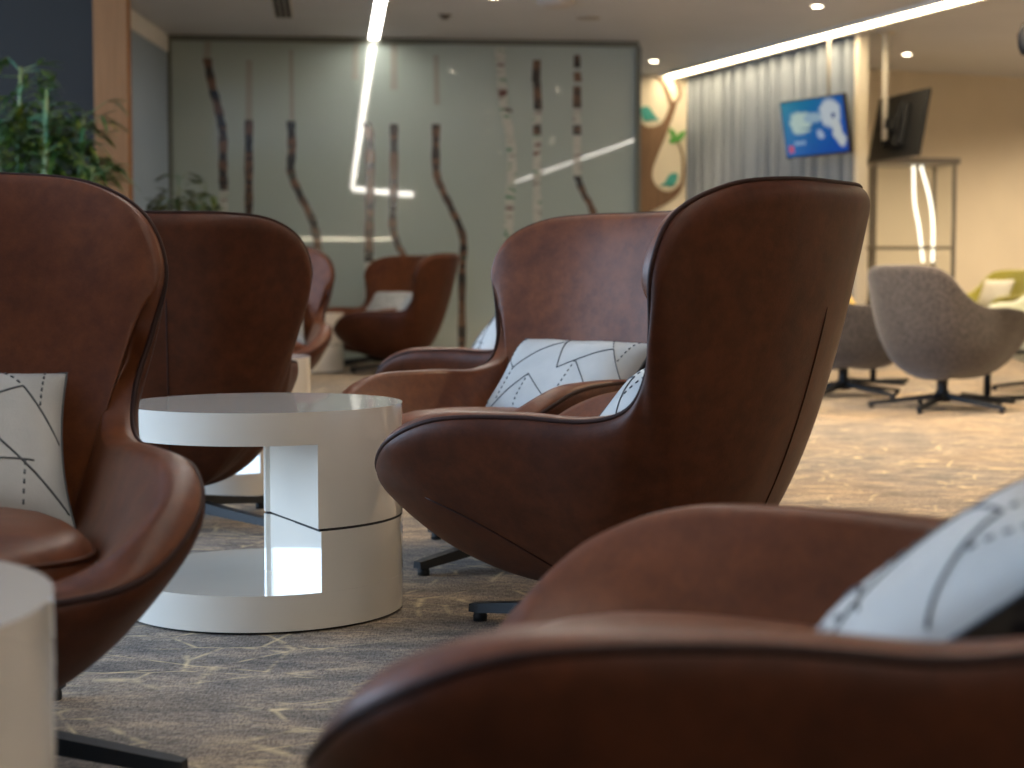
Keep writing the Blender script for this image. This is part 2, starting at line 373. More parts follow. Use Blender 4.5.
def make_wing_chair():
    root = empty('wing_chair')
    k = 7
    rim, outer = bowl(RIM, [0, 17, 31, 46, 61, 77, 92, 104, 113, 121, 129, 138, 150, 165, 180], k, (0.0, 0, .135), .118, .66, (.485, .345, .356, 2.6), .46)
    th = lambda z, x: .075 - .043 * max(0, min(1, (z - .50) / .36))
    bo, bi, O, NR = bowl_parts(rim, outer, th)
    sh = link('shell', bo, M['leather_out'], root)
    lin = link('padded_lining', bi, M['leather_in'], root)
    out = lambda i, t, d=0: outer(i, t)
    bm = bmesh.new(); tube(bm, [rim[i] - NR[i] * .001 + Vector((0, 0, .001)) for i in range(len(rim))], .0055, 8, True)
    link('piping', bm, M['piping'], root)
    # dark seams on the outside
    n = len(rim); nb = 14 * k
    def on_shell(fi, fj):
        i0 = int(math.floor(fi)); j0 = int(fj); a = fi - i0; b = fj - j0
        g = lambda i, j: O[min(j, len(O) - 1)][i % n]
        return (g(i0, j0) * (1 - a) + g(i0 + 1, j0) * a) * (1 - b) + (g(i0, j0 + 1) * (1 - a) + g(i0 + 1, j0 + 1) * a) * b
    for sgn in (-1, 1):
        def seam(pts, r=.0026):
            bm = bmesh.new(); tube(bm, pts, [r * .3] + [r] * (len(pts) - 2) + [r * .3], 6); link('seam', bm, M['piping'], sh)
        if sgn > 0: seam([on_shell(nb, 7 + 14.5 * q / 24) for q in range(25)])
        i0 = (3.0 * k) if sgn > 0 else n - 3.0 * k
        seam([on_shell(i0 + sgn * q * .6, 21.5 - .62 * q) for q in range(20)])
    bm = bmesh.new(); superpad(bm, .335, .285, .066, 3.2, 1.0, taper=.20)
    cu = link('seat_cushion', bm, M['leather_in'], root, True, (.115, 0, .352), (0, -.05, 0))
    bm = bmesh.new()
    pts = []
    for i in range(56):
        a = 2 * PI * i / 56; c_, s_ = math.cos(a), math.sin(a)
        x = .332 * math.copysign(abs(c_) ** (2 / 3.2), c_); y = .283 * math.copysign(abs(s_) ** (2 / 3.2), s_); y *= 1 - .20 * (-x / .335 * .5 + .5)
        pts.append((x, y, .022))
    tube(bm, pts, .004, 6, True); link('cushion_seam', bm, M['leather_out'], cu)
    add_base(root, 4, .465, 0, .10, .04, .15)
    return root

# ---------------------------------------------------------------- pillow: lies in local XY, front face +Z
ZIG = [  # (points in -1..1, dashed)
    ([(-1.0, .45), (-.80, .28), (-.62, .08), (-.35, .42), (-.05, .72)], 0), ([(-.05, .95), (.10, .10)], 0), ([(.10, .10), (.72, .62), (.98, .05)], 0),
    ([(-.85, -.95), (-.28, -.05), (.22, -.62), (.30, -.70)], 0), ([(-.28, -.05), (-.33, -.95)], 1), ([(.14, -.85), (.55, -.30), (.78, -.28)], 0),
    ([(.32, .28), (.78, -.42), (.98, -.75)], 0), ([(.32, .28), (.22, -.62)], 1), ([(.72, -.30), (.66, -.95)], 1), ([(-1, -.35), (-.82, -.62)], 0),
    ([(-.8, .28), (-.86, .95)], 1), ([(.86, .95), (.84, .35)], 1), ([(.55, .95), (.72, .62)], 1), ([(-.62, .08), (-.66, -.60)], 1)]
def make_pillow():
    W, H, T = .262, .172, .085
    def surf(u, v, s):
        x = W * u * (1 - .07 * (1 - v * v) * abs(u)); y = H * v * (1 - .09 * (1 - u * u) * abs(v))
        e = (max(0, 1 - u ** 4) * max(0, 1 - v ** 4)) ** .62
        wr = .004 * math.sin(9 * u + 5 * v) * (abs(u) ** 3 + abs(v) ** 3) * e
        return Vector((x, y, s * (T * e) + wr))
    root = empty('throw_pillow')
    N = 30
    par = [math.sin((-1 + 2 * i / N) * PI / 2) for i in range(N + 1)]
    bm = bmesh.new(); grid(bm, [[surf(u, v, 1) for u in par] for v in par], mi=0)
    for pts, dash in ZIG:
        for a, b in zip(pts[:-1], pts[1:]):
            L = math.hypot((b[0] - a[0]) * W, (b[1] - a[1]) * H); m_ = max(2, int(L / .009)); m_ += m_ % 2
            ps = [surf(a[0] + (b[0] - a[0]) * q / m_, a[1] + (b[1] - a[1]) * q / m_, 1) + Vector((0, 0, .0006)) for q in range(m_ + 1)]
            if dash:
                for q in range(0, m_, 2): tube(bm, [ps[q], ps[q] + (ps[q + 1] - ps[q]) * .9], .0019, 5, mi=1)
            else: tube(bm, ps, .0018, 5, mi=1)
    link('stitched_front', bm, [M['pillow'], M['stitch']], root)
    bm = bmesh.new(); grid(bm, [[surf(u, v, -1) for u in par] for v in par], flip=True); link('dark_back', bm, M['pillow_back'], root)
    edge = [surf(-1 + 2 * q / 40, -1, 1) for q in range(40)] + [surf(1, -1 + 2 * q / 30, 1) for q in range(30)] + [surf(1 - 2 * q / 40, 1, 1) for q in range(40)] + [surf(-1, 1 - 2 * q / 30, 1) for q in range(30)]
    bm = bmesh.new(); tube(bm, edge, .003, 6, True); link('edge_seam', bm, M['stitch'], root)
    return root

CHAIRS = [
 # x, y, heading, label, base angle
 (.388, 1.597, 2.856, 'brown leather wing chair nearest the camera, cropped at the bottom right, seen over its arm', 0, (0, 0, 0)),
 (.296, 3.626, 2.564, 'brown leather wing chair in the middle, curved outer back toward us beside the white table', 0, (0, 0, 0)),
 (.078, 4.77, 3.917, 'brown leather wing chair facing us behind the middle one, a stitched pillow on its seat', 0, (0, 0, 0)),
 (-.970, 2.705, -1.243, 'brown leather wing chair at the left edge, facing us with its right part in view', 1.016, (0, 0, 0)),
 (-1.095, 5.38, 1.74, 'brown leather wing chair seen from behind, between the left edge chair and the white table', 1.05 - 1.75, (0, 0, 0)),
 (.04, 6.75, 2.62, 'brown leather wing chair behind the stitched pillow chair, mostly hidden, its arm and pillow showing', 0, (0, 0, 0)),
 (-1.50, 10.05, -1.457, 'brown leather wing chair far back left, mostly hidden by the chair seen from behind', 0, (0, 0, 0)),
 (-.90, 13.9, 2.88, 'front one of the two brown leather wing chairs far back near the glass wall', 0, (0, 0, 0)),
 (-1.20, 15.0, 3.95, 'brown leather wing chair farthest back, close to the glass wall behind another chair', 0, (0, 0, 0)),
]
PILLS = [
 ('pale blue stitched pillow in the nearest chair at the right edge, its charcoal back showing', -.075, 0, .49, -.21),
 ('sliver of pale stitched pillow behind the arm of the middle wing chair', -.02, .02, .475, .22),
 ('white stitched lumbar pillow with zigzag lines standing fully in view on the wing chair seat', -.11, -.01, .475, 0),
 ('pale grey pillow with dotted stitching at the left edge of the picture', -.11, -.005, .492, 0),
 ('sliver of cream pillow showing over the right arm of the chair seen from behind', -.13, 0, .525, 0),
 ('pale pillow rising above the arm of the mostly hidden chair behind the stitched pillow chair', .04, .09, .54, .55),
 ('small cream pillow in the far left wing chair that is mostly hidden', -.13, 0, .525, 0),
 ('small pale blue pillow in the front one of the two far wing chairs', -.10, .02, .53, 0),
 ('small pale pillow in the farthest wing chair by the glass wall', -.13, 0, .525, 0),
]
chair0 = make_wing_chair(); pill0 = make_pillow()
for i, (x, y, a, lab, ba, _) in enumerate(CHAIRS):
    c = chair0 if i == 0 else copy_tree(chair0)
    c.location = (x, y, 0); c.rotation_euler = (0, 0, a); tag(c, lab, 'chair', 'brown leather wing chairs around the white tables')
    if ba:
        q = 0
        for ch in c.children:
            if ch.name.startswith('leg'): ch.rotation_euler = (0, 0, ba + q * PI / 2); q += 1
for i, (lab, f_, s_, z_, yw) in enumerate(PILLS):
    p = pill0 if i == 0 else copy_tree(pill0)
    x, y, a = CHAIRS[i][:3]
    p.location = (x + f_ * math.cos(a) - s_ * math.sin(a), y + f_ * math.sin(a) + s_ * math.cos(a), z_)
    lean = math.radians(52 if i == 0 else 38)
    # local X -> chair right-to-left axis, local Y -> up/back, local Z -> forward
    R = Matrix.Rotation(a + yw, 4, 'Z') @ Matrix.Rotation(-lean, 4, 'Y') @ Matrix(((0, 0, 1, 0), (1, 0, 0, 0), (0, 1, 0, 0), (0, 0, 0, 1)))
    p.rotation_euler = R.to_euler(); tag(p, lab, 'pillow', 'stitched pillows on the wing chairs')

# ---------------------------------------------------------------- white C shaped drum tables
def chord_disc(r, off, n=64):
    """points of a circle segment x >= off"""
    a = math.acos(off / r); return [(r * math.cos(-a + 2 * a * i / n), r * math.sin(-a + 2 * a * i / n)) for i in range(n + 1)]
def sector(r, a0=-79, a1=64, n=64):
    return [(.0, .008), (.002, -.006), (.012, -.012)] + [(r * math.cos(math.radians(a0 + (a1 - a0) * i / n)), r * math.sin(math.radians(a0 + (a1 - a0) * i / n))) for i in range(n + 1)]
def make_table():
    R, H, sm, tk = .335, .498, .230, .074
    root = empty('drum_table')
    circ = [(R * math.cos(2 * PI * i / 160), R * math.sin(2 * PI * i / 160)) for i in range(160)]
    def half(z_disc0, z_disc1, zc0, zc1, name, rot):
        bm = bmesh.new(); prism(bm, circ, z_disc0, z_disc1)
        prism(bm, sector(R - .0006), zc0, zc1)
        es = [e for e in bm.edges if len(e.link_faces) == 2 and e.calc_face_angle(0) > .8]
        bmesh.ops.bevel(bm, geom=es, offset=.003, segments=2, affect='EDGES')
        o = link(name, bm, M['lacquer'], root, False, None, (0, 0, rot))
        for p in o.data.polygons: p.use_smooth = True
        o.data.set_sharp_from_angle(angle=.5)
        return o
    half(H - tk, H, sm + .003, H - tk + .0005, 'upper_section', 0)
    half(.006, .006 + tk + .008, tk + .0135, sm - .003, 'lower_section', .022)
    bm = bmesh.new(); prism(bm, [(x * .985 + .004, y * .985) for x, y in sector(R)], sm - .004, sm + .004); link('joint', bm, M['gap'], root, False)
    bm = bmesh.new(); prism(bm, [(x * .97, y * .97) for x, y in circ], 0, .008); link('foot_ring', bm, M['gap'], root, False)
    return root
TB = [(-.600, 4.036, math.atan2(.315, .949), 'white glossy C-shaped drum table in the middle, complete between two wing chairs'),
      (-.767, 1.52, -.55, 'white glossy drum table cropped at the bottom left corner'),
      (-1.10, 6.34, .37, 'white glossy drum table seen through the opening of the middle table'),
      (-1.76, 14.2, .0, 'white drum table far back beside the two farthest wing chairs')]
tb0 = make_table()
for i, (x, y, a, lab) in enumerate(TB):
    o = tb0 if i == 0 else copy_tree(tb0)
    o.location = (x, y, 0); o.rotation_euler = (0, 0, a); tag(o, lab, 'table', 'white drum tables between the wing chairs')

# ---------------------------------------------------------------- grey swivel tub chairs on the right
TUB = [(0, .40, .36), (.19, .40, .375), (.31, .385, .45), (.375, .31, .575), (.395, .14, .615), (.385, -.04, .620), (.368, -.15, .65), (.34, -.22, .71), (.31, -.30, .80), (.255, -.36, .85), (.15, -.40, .868), (0, -.41, .87)]
def make_tub(fab, name='tub_chair'):
    root = empty(name)
    rim, outer = bowl(TUB, [0, 17, 32, 48, 66, 84, 100, 114, 128, 144, 162, 180], 6, (0, 0, .200), .180, .80, (.375, .345, .36, 2.4), .30)
    bo, bi, O, NR = bowl_parts(rim, outer, lambda z, x: .05 - .02 * max(0, min(1, (z - .6) / .2)))
    link('shell', bo, fab, root); link('padded_lining', bi, fab, root)
    bm = bmesh.new(); superpad(bm, .27, .26, .06, 3.0, taper=.14); link('seat_cushion', bm, fab, root, True, (.08, 0, .38))
    add_base(root, 5, .44, 0, .10, .032, .23, .018)
    return root
def fl(px, py): return atz(px, py, 0)
G = [('grey_fabric', 942, 409, .62, 2.90, 'grey fabric swivel tub chair seen from behind on the right, complete'),
     ('grey_fabric', 843, 396, .12, .35, 'grey fabric swivel tub chair half hidden behind the middle wing chair, yellow cushion on it'),
     ('sage_fabric', 1056, 391, 3.9, .5, 'pale sage tub chair cut off by the right edge of the picture'),
     ('olive_fabric', 988, 357, 3.7, .2, 'olive green tub chair against the cream wall in the far right')]
tubs = {}
for fab, px, py, a, ba, lab in G:
    o = copy_tree(tubs[fab]) if fab in tubs else make_tub(M[fab])
    tubs.setdefault(fab, o); p = fl(px, py)
    o.location = p; o.rotation_euler = (0, 0, a); tag(o, lab, 'chair', 'fabric tub chairs on the right')
    q = 0
    for ch in o.children:
        if ch.name.startswith('leg'): ch.rotation_euler = (0, 0, ba - a + q * 2 * PI / 5); q += 1
def cushion(name, mat, loc, rz, lean, w, h, lab):
    bm = bmesh.new(); N = 18
    par = [math.sin((-1 + 2 * i / N) * PI / 2) for i in range(N + 1)]
    for s in (1, -1):
        grid(bm, [[(w * u * (1 - .07 * (1 - v * v)), h * v * (1 - .07 * (1 - u * u)), s * .06 * (max(0, 1 - u ** 4) * max(0, 1 - v ** 4)) ** .6) for u in par] for v in par], flip=s < 0)
    bmesh.ops.remove_doubles(bm, verts=bm.verts[:], dist=1e-5)
    o = link(name, bm, mat); R = Matrix.Rotation(rz, 4, 'Z') @ Matrix.Rotation(-lean, 4, 'Y') @ Matrix(((0, 0, 1, 0), (1, 0, 0, 0), (0, 1, 0, 0), (0, 0, 0, 1)))
    o.location = loc; o.rotation_euler = R.to_euler(); tag(o, lab, 'cushion'); return o
p = fl(843, 396)
cushion('square_cushion', M['yellow_fabric'], p + Vector((-.06, -.01, .68)), .12, .62, .19, .19, 'mustard yellow cushion leaning in the half hidden grey tub chair')
p = fl(988, 357)
cushion('square_cushion', M['cream_fabric'], p + Vector((.07, .05, .62)), 3.7, .45, .19, .17, 'cream cushion on the olive green tub chair')
# pedestal side tables glimpsed behind the grey chairs
def pedestal(px, py, h, lab, ba):
    root = empty('pedestal_table', fl(px, py), ba)
    bm = bmesh.new(); lathe(bm, [(.001, h - .025), (.24, h - .025), (.25, h - .015), (.25, h), (.001, h)], 40); link('table_top', bm, M['black_metal'], root)
    bm = bmesh.new(); lathe(bm, [(.001, .02), (.024, .02), (.022, h - .02), (.001, h - .02)], 20); link('pole', bm, M['black_metal'], root)
    for q in range(4):
        bm = bmesh.new(); box(bm, (.17, 0, .016), (.34, .04, .026), bev=.005); link('foot', bm, M['black_metal'], root, False, None, (0, 0, q * PI / 2))
    tag(root, lab, 'table', 'black pedestal tables behind the grey chairs')
pedestal(987, 400, .17 + .16, 'black pedestal table with a thin pole, mostly hidden behind the complete grey chair', .2)
pedestal(873, 383, .40, 'black pedestal table glimpsed under and between the two grey tub chairs', .5)

# ---------------------------------------------------------------- room shell
def wall(name, a, b, z0, z1, mat, th=.1, side=1, parent=None, kind='structure'):
    """vertical wall whose visible face runs from a to b; thickness goes to the left of a->b times side"""
    a = Vector((*a, 0)); b = Vector((*b, 0)); d = b - a; n = Vector((-d.y, d.x, 0)).normalized() * side * th
    bm = bmesh.new(); prism(bm, [(a.x, a.y), (b.x, b.y), (b.x + n.x, b.y + n.y), (a.x + n.x, a.y + n.y)], z0, z1)
    bmesh.ops.recalc_face_normals(bm, faces=bm.faces[:])
    o = link(name, bm, mat, parent, False)
    if parent is None: o['kind'] = kind
    return o
bm = bmesh.new(); box(bm, (1.5, 4, -.05), (16, 34, .1)); tag(link('floor', bm, M['carpet'], None, False), kind='structure')
bm = bmesh.new(); box(bm, (1.5, 4, CEIL + .1), (16, 34, .2)); tag(link('ceiling', bm, M['ceiling'], None, False), kind='structure')
# glass feature wall
gl = atz(168, 35, CEIL); gr = atz(638, 42, CEIL)
gd = (gr - gl); gd.z = 0; gn = Vector((gd.y, -gd.x, 0)).normalized()   # gn faces the camera
GW = wall('wall_back', (gl.x, gl.y), (gr.x, gr.y), 0, CEIL, M['glass_wall'], .12, 1)
def on_glass(px, py): return atplane(px, py, gl, gn)
# branch shaped inlays in the glass
def inlay(name, pts, w, mat):
    P = [on_glass(x, y) + gn * .003 for x, y in pts]; P = catmull(P, 6) if len(P) > 2 else P
    bm = bmesh.new(); side = gd.normalized(); rows = []
    for q, p in enumerate(P): ww = w * (1 + .12 * math.sin(q * 1.7)); rows.append([p - side * ww - gn * .004, p - side * ww + gn * .003, p + side * ww + gn * .003, p + side * ww - gn * .004])
    grid(bm, rows); bmesh.ops.recalc_face_normals(bm, faces=bm.faces[:])
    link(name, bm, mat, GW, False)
D, Pm, C = M['branch'], M['branch_pale'], M['branch_clear']
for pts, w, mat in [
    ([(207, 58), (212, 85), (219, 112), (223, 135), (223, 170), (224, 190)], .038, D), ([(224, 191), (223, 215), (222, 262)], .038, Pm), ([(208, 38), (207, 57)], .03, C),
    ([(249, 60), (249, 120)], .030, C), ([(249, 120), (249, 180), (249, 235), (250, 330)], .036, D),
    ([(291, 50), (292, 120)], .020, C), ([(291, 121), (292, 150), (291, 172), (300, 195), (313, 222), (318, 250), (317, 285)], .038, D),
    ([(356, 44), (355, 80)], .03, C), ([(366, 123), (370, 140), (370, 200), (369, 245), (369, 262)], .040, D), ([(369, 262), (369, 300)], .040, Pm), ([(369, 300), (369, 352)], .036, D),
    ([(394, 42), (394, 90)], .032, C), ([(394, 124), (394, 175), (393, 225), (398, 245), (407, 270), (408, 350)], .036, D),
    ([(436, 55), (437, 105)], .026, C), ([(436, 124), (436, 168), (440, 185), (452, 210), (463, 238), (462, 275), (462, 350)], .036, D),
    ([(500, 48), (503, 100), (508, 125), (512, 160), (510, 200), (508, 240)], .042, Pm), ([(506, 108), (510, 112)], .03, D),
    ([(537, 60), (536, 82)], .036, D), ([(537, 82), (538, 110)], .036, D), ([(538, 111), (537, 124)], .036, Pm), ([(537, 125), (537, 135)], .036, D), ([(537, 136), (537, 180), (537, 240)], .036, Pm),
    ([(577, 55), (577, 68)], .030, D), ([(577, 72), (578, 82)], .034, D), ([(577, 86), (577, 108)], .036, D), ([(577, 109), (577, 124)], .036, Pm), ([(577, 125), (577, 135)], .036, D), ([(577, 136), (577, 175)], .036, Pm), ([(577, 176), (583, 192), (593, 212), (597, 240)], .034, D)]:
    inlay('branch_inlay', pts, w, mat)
# aluminium frame round the glass
def bar(a, b, w, mat, name, parent=None, lab=None):
    bm = bmesh.new(); d = Vector(b) - Vector(a); rot = d.to_track_quat('Z', 'Y').to_matrix().to_4x4()
    box(bm, (0, 0, 0), (w, w, d.length), rot=rot); return link(name, bm, mat, parent, False, (Vector(a) + Vector(b)) / 2)
e = gn * .02
M['frame_dark'] = newmat('dark_green_grey_metal', (.13, .14, .12), .4, metal=.4)
bar((gl.x + e.x, gl.y + e.y, CEIL - .028), (gr.x + e.x, gr.y + e.y, CEIL - .028), .05, M['frame_dark'], 'glass_frame', GW)
for g_ in (gl, gr): bar((g_.x + e.x, g_.y + e.y, 0), (g_.x + e.x, g_.y + e.y, CEIL - .05), .05, M['frame_dark'], 'glass_frame', GW)
# left side: blue grey wall, beam, oak column, charcoal wall
bl = aty(126, 100, 12.9)
tag(wall('wall_left', (gl.x, gl.y + .1), (gl.x - .02, 11.95), 0, CEIL, M['blue_wall'], .1, -1))
bm = bmesh.new(); box(bm, (gl.x - .04, (gl.y + 13.0) / 2, CEIL - .08), (.10, gl.y - 13.0, .16), bev=.01); tag(link('trim_beam', bm, M['white_paint'], None, False), kind='structure')
c0 = aty(91, 100, 11.6); c1 = aty(128, 100, 11.6)
bm = bmesh.new(); box(bm, ((c0.x + c1.x) / 2 + .01, 11.66, CEIL / 2), (c1.x - c0.x - .02, .12, CEIL), bev=.006); tag(link('trim_column', bm, M['wood'], None, False), kind='structure')
wall('wall_left_return', (-5.6, 11.65), (c0.x + .01, 11.65), 0, CEIL, M['dark_wall'], .12, 1)
# window wall to the left (outside the frame, lets the daylight in)
WX = -5.6; wy = [(1.2, 5.8), (6.6, 11.0)]
ys = [-13.0] + [v for w_ in wy for v in w_] + [11.77]
for k in range(0, len(ys), 2): wall('wall_window', (WX, ys[k]), (WX, ys[k + 1]), 0, CEIL, M['plain_wall'], .12, 1)
for k, (y0, y1) in enumerate(wy):
    wall('wall_window_sill', (WX, y0), (WX, y1), 0, .35, M['plain_wall'], .12, 1); wall('wall_window_head', (WX, y0), (WX, y1), 2.75, CEIL, M['plain_wall'], .12, 1)
    w_ = tag(empty('window_%d' % (k + 1), (WX, (y0 + y1) / 2, 1.55)), kind='structure')
    bm = bmesh.new()
    for yy in (y0, (y0 + y1) / 2, y1): box(bm, (-.05, yy - (y0 + y1) / 2, 0), (.06, .06, 2.4))
    for zz in (-1.17, 1.17): box(bm, (-.05, 0, zz), (.06, y1 - y0, .06))
    link('window_frame', bm, M['frame_dark'], w_, False)
# rear and right walls
wall('wall_rear', (-5.6, -12.6), (8.6, -12.6), 0, CEIL, M['plain_wall'], .1, -1)
wall('wall_right', (8.4, -12.6), (8.4, 20.6), 0, CEIL, M['cream'], .1, -1)
# curtain wall line
q0 = atz(690, 75, CEIL); q1 = atz(858, 32, CEIL)
wd = (q1 - q0); wd.z = 0; wd.normalize(); wn = Vector((wd.y, -wd.x, 0))
if wn.x > 0: wn = -wn        # towards the room / camera
qq = q1 + wd * .42
bk = -wn * .16
wall('wall_curtain', ((q0 + bk - wd * .3).x, (q0 + bk - wd * .3).y), ((q1 + bk - wd * .3).x, (q1 + bk - wd * .3).y), 0, CEIL, M['cream'], .1, 1)
# alcove wall with the tree mural
AY = q0.y + .02
AW = wall('wall_alcove', (-1.5, AY), (q0.x + .02, AY), 0, CEIL, M['cream'], .1, 1)
# pilaster
pc = q1 + wd * .07 - wn * .0
bm = bmesh.new(); box(bm, (0, 0, CEIL / 2), (.07, .11, CEIL), bev=.008); tag(link('trim_pilaster', bm, M['cream'], None, False, (pc.x, pc.y, 0), (0, 0, math.atan2(wd.y, wd.x))), kind='structure')
# cream wall beyond the opening
f0 = atz(888, 70.5, CEIL); f1 = atz(1024, 78, CEIL); fd = (f1 - f0); fd.z = 0; fd.normalize()
fa = f0 - fd * 1.75; fb = f0 + fd * 4.6
CW = wall('wall_far', (fa.x, fa.y), (fb.x, fb.y), 0, CEIL, M['cream'], .1, 1)
# curtain
bm = bmesh.new(); Ln = (q1 - q0).length - .05; nn = 420; rows = []
for z in [CEIL - .02 - (CEIL - .06) * j / 14 for j in range(15)]:
    row = []
    for i in range(nn + 1):
        s = Ln * i / nn; ph = s / .235 * 2 * PI + .5 * math.sin(s * 2.1)
        off = .055 * math.sin(ph) + .012 * math.sin(ph * 2.3 + z * .5)
        p = q0 + wd * s + wn * (off + .0) ; row.append((p.x, p.y, z))
    rows.append(row)
grid(bm, rows); cu = link('sheer_curtain', bm, M['curtain'], None, True)
sm_ = cu.modifiers.new('solid', 'SOLIDIFY'); sm_.thickness = .004
tag(cu, 'grey sheer floor-length curtain with deep vertical folds under the warm cove light', 'curtain')
# cove light
ca = q0 + wn * .26 - wd * .05; ce = q0 + wn * .26 + wd * 12.5
root = tag(empty('cove_light', (ca.x, ca.y, CEIL), math.atan2(wd.y, wd.x)), 'long warm strip of light where the ceiling meets the curtain', 'light')
L_ = 12.5
bm = bmesh.new(); box(bm, (L_ / 2, 0, -.012), (L_, .17, .02)); link('diffuser', bm, M['cove'], root, False)
for s in (-1, 1):
    bm = bmesh.new(); box(bm, (L_ / 2, s * .095, -.018), (L_, .018, .036)); link('lip', bm, M['white_paint'], root, False)
# mural
def mur(zx, zy, d=0): 
    p = atplane(620 + zx / 4.8, 60 + zy / 4.8, (0, AY, 0), (0, -1, 0)); return (p.x, p.z)
MU = tag(empty('tree_mural', (0, AY, 0)), 'brown tree cut-out with curling branches on the cream wall right of the glass', 'wall decoration')
def cut(name, poly, mat, th=.012, y=0, parent=MU):
    pts = [mur(*p) for p in poly]; bm = bmesh.new()
    vs = prism(bm, pts, 0, th)
    for v in vs: v.co = Vector((v.co.x, -y - v.co.z, v.co.y))
    bmesh.ops.recalc_face_normals(bm, faces=bm.faces[:]); bmesh.ops.triangulate(bm, faces=[f for f in bm.faces if len(f.verts) > 4])
    return link(name, bm, mat, parent, False)
def smooth2(poly, k=4): return [(v.x, v.y) for v in catmull([(a, b, 0) for a, b in poly], k, True)]
cut('trunk', smooth2([(60, 290), (95, 298), (130, 320), (178, 316), (212, 285), (236, 225), (242, 205), (264, 200), (272, 215), (258, 260), (240, 310), (215, 380), (180, 460), (157, 525), (157, 570), (178, 608), (216, 630), (258, 622), (290, 590), (305, 560), (300, 610), (272, 655), (215, 695), (160, 722), (105, 750), (60, 760)]), M['mural_wood'])
def ribbon(pts, w0, w1):
    P = catmull([(a, b, 0) for a, b in pts], 6); L = []; R_ = []
    for i, p in enumerate(P):
        d = (P[min(i + 1, len(P) - 1)] - P[max(i - 1, 0)]).normalized(); nrm = Vector((-d.y, d.x, 0)); w = w0 + (w1 - w0) * i / (len(P) - 1)
        L.append(p + nrm * w); R_.append(p - nrm * w)
    return [(v.x, v.y) for v in L + list(reversed(R_))]
cut('branch', ribbon([(246, 215), (232, 170), (205, 110), (170, 75), (120, 55)], 11, 6), M['mural_wood'], .014)
cut('branch', ribbon([(256, 215), (282, 185), (288, 150), (268, 100), (235, 70), (200, 52)], 9, 5), M['mural_wood'], .013)
cut('branch', ribbon([(296, 600), (304, 540), (300, 460), (280, 400), (262, 375)], 9, 3), M['mural_wood'], .013)
cut('branch', ribbon([(60, 60), (150, 66), (240, 40), (330, 34), (400, 25)], 12, 5), M['mural_wood'], .015)
def bird(pts, name='bird'): cut(name, smooth2(pts, 3), M['teal'], .02)
bird([(100, 232), (125, 222), (148, 236), (162, 262), (190, 296), (166, 288), (140, 292), (115, 290), (104, 265)])
bird([(276, 548), (255, 542), (232, 556), (215, 585), (192, 605), (220, 604), (245, 610), (265, 596), (276, 570)])
for lf in ([(238, 325), (262, 345), (272, 380), (250, 372), (236, 350)], [(270, 385), (278, 358), (315, 338), (306, 368), (284, 392)], [(262, 400), (240, 400), (236, 380), (256, 375), (272, 390)]): cut('leaf', smooth2(lf, 3), M['leafgreen'], .018)

# ---------------------------------------------------------------- televisions on ceiling poles
def tv(cx, cz, Y, yaw, tilt, W, Hh, lab, polepx, front):
    """yaw: direction the screen faces"""
    c = aty(cx, cz, Y)
    root = tag(empty('television', c, 0), lab, 'television')
    Rm = (Matrix.Rotation(yaw, 4, 'Z') @ Matrix.Rotation(tilt, 4, 'Y')).to_euler()
    bm = bmesh.new(); box(bm, (-.02, 0, 0), (.04, W, Hh), bev=.006); bx_ = link('housing', bm, M['tv_body'], root, False, None, Rm)
    bm = bmesh.new(); vs = [bm.verts.new((.0012, y_, z_)) for y_, z_ in ((-W / 2 + .014, -Hh / 2 + .018), (W / 2 - .014, -Hh / 2 + .018), (W / 2 - .014, Hh / 2 - .014), (-W / 2 + .014, Hh / 2 - .014))]
    f = bm.faces.new(vs); uv = bm.loops.layers.uv.new('UVMap')
    for lp, c_ in zip(f.loops, ((0, 0), (1, 0), (1, 1), (0, 1))): lp[uv].uv = c_
    link('screen', bm, M['screen'], bx_, False)
    bm = bmesh.new(); box(bm, (-.065, 0, 0), (.05, W * .45, Hh * .62), bev=.01); link('back_cover', bm, M['tv_body'], bx_, False)
    bm = bmesh.new()
    for s in (-.13, .13): box(bm, (-.10, s, 0), (.025, .035, .40))
    box(bm, (-.125, 0, 0), (.03, .36, .12)); box(bm, (-.145, 0, 0), (.06, .09, .09)); link('mount', bm, M['rubber'], bx_, False)
    back = Matrix.Rotation(yaw, 4, 'Z') @ Vector((-.16, 0, 0))
    bm = bmesh.new(); tube(bm, [(back.x, back.y, -.12), (back.x, back.y, CEIL - c.z - .045 * front)], .028 if not front else .016, 16); (lathe(bm, [(.001, CEIL - c.z - .02), (.08, CEIL - c.z - .02), (.08, CEIL - c.z), (.001, CEIL - c.z)], 24, c=(back.x, back.y)) if not front else None)
    link('ceiling_pole', bm, M['steel'] if front else M['cream'], root)
tv(814, 127, 15.3, math.radians(-90 - 62), .17, .92, .53, 'television on a ceiling pole showing a blue screen with white shapes', 822, 1)
tv(901, 127, 15.4, math.radians(90 - 77), .17, 1.0, .60, 'television on a ceiling pole seen from behind, its black back toward us', 889, 0)

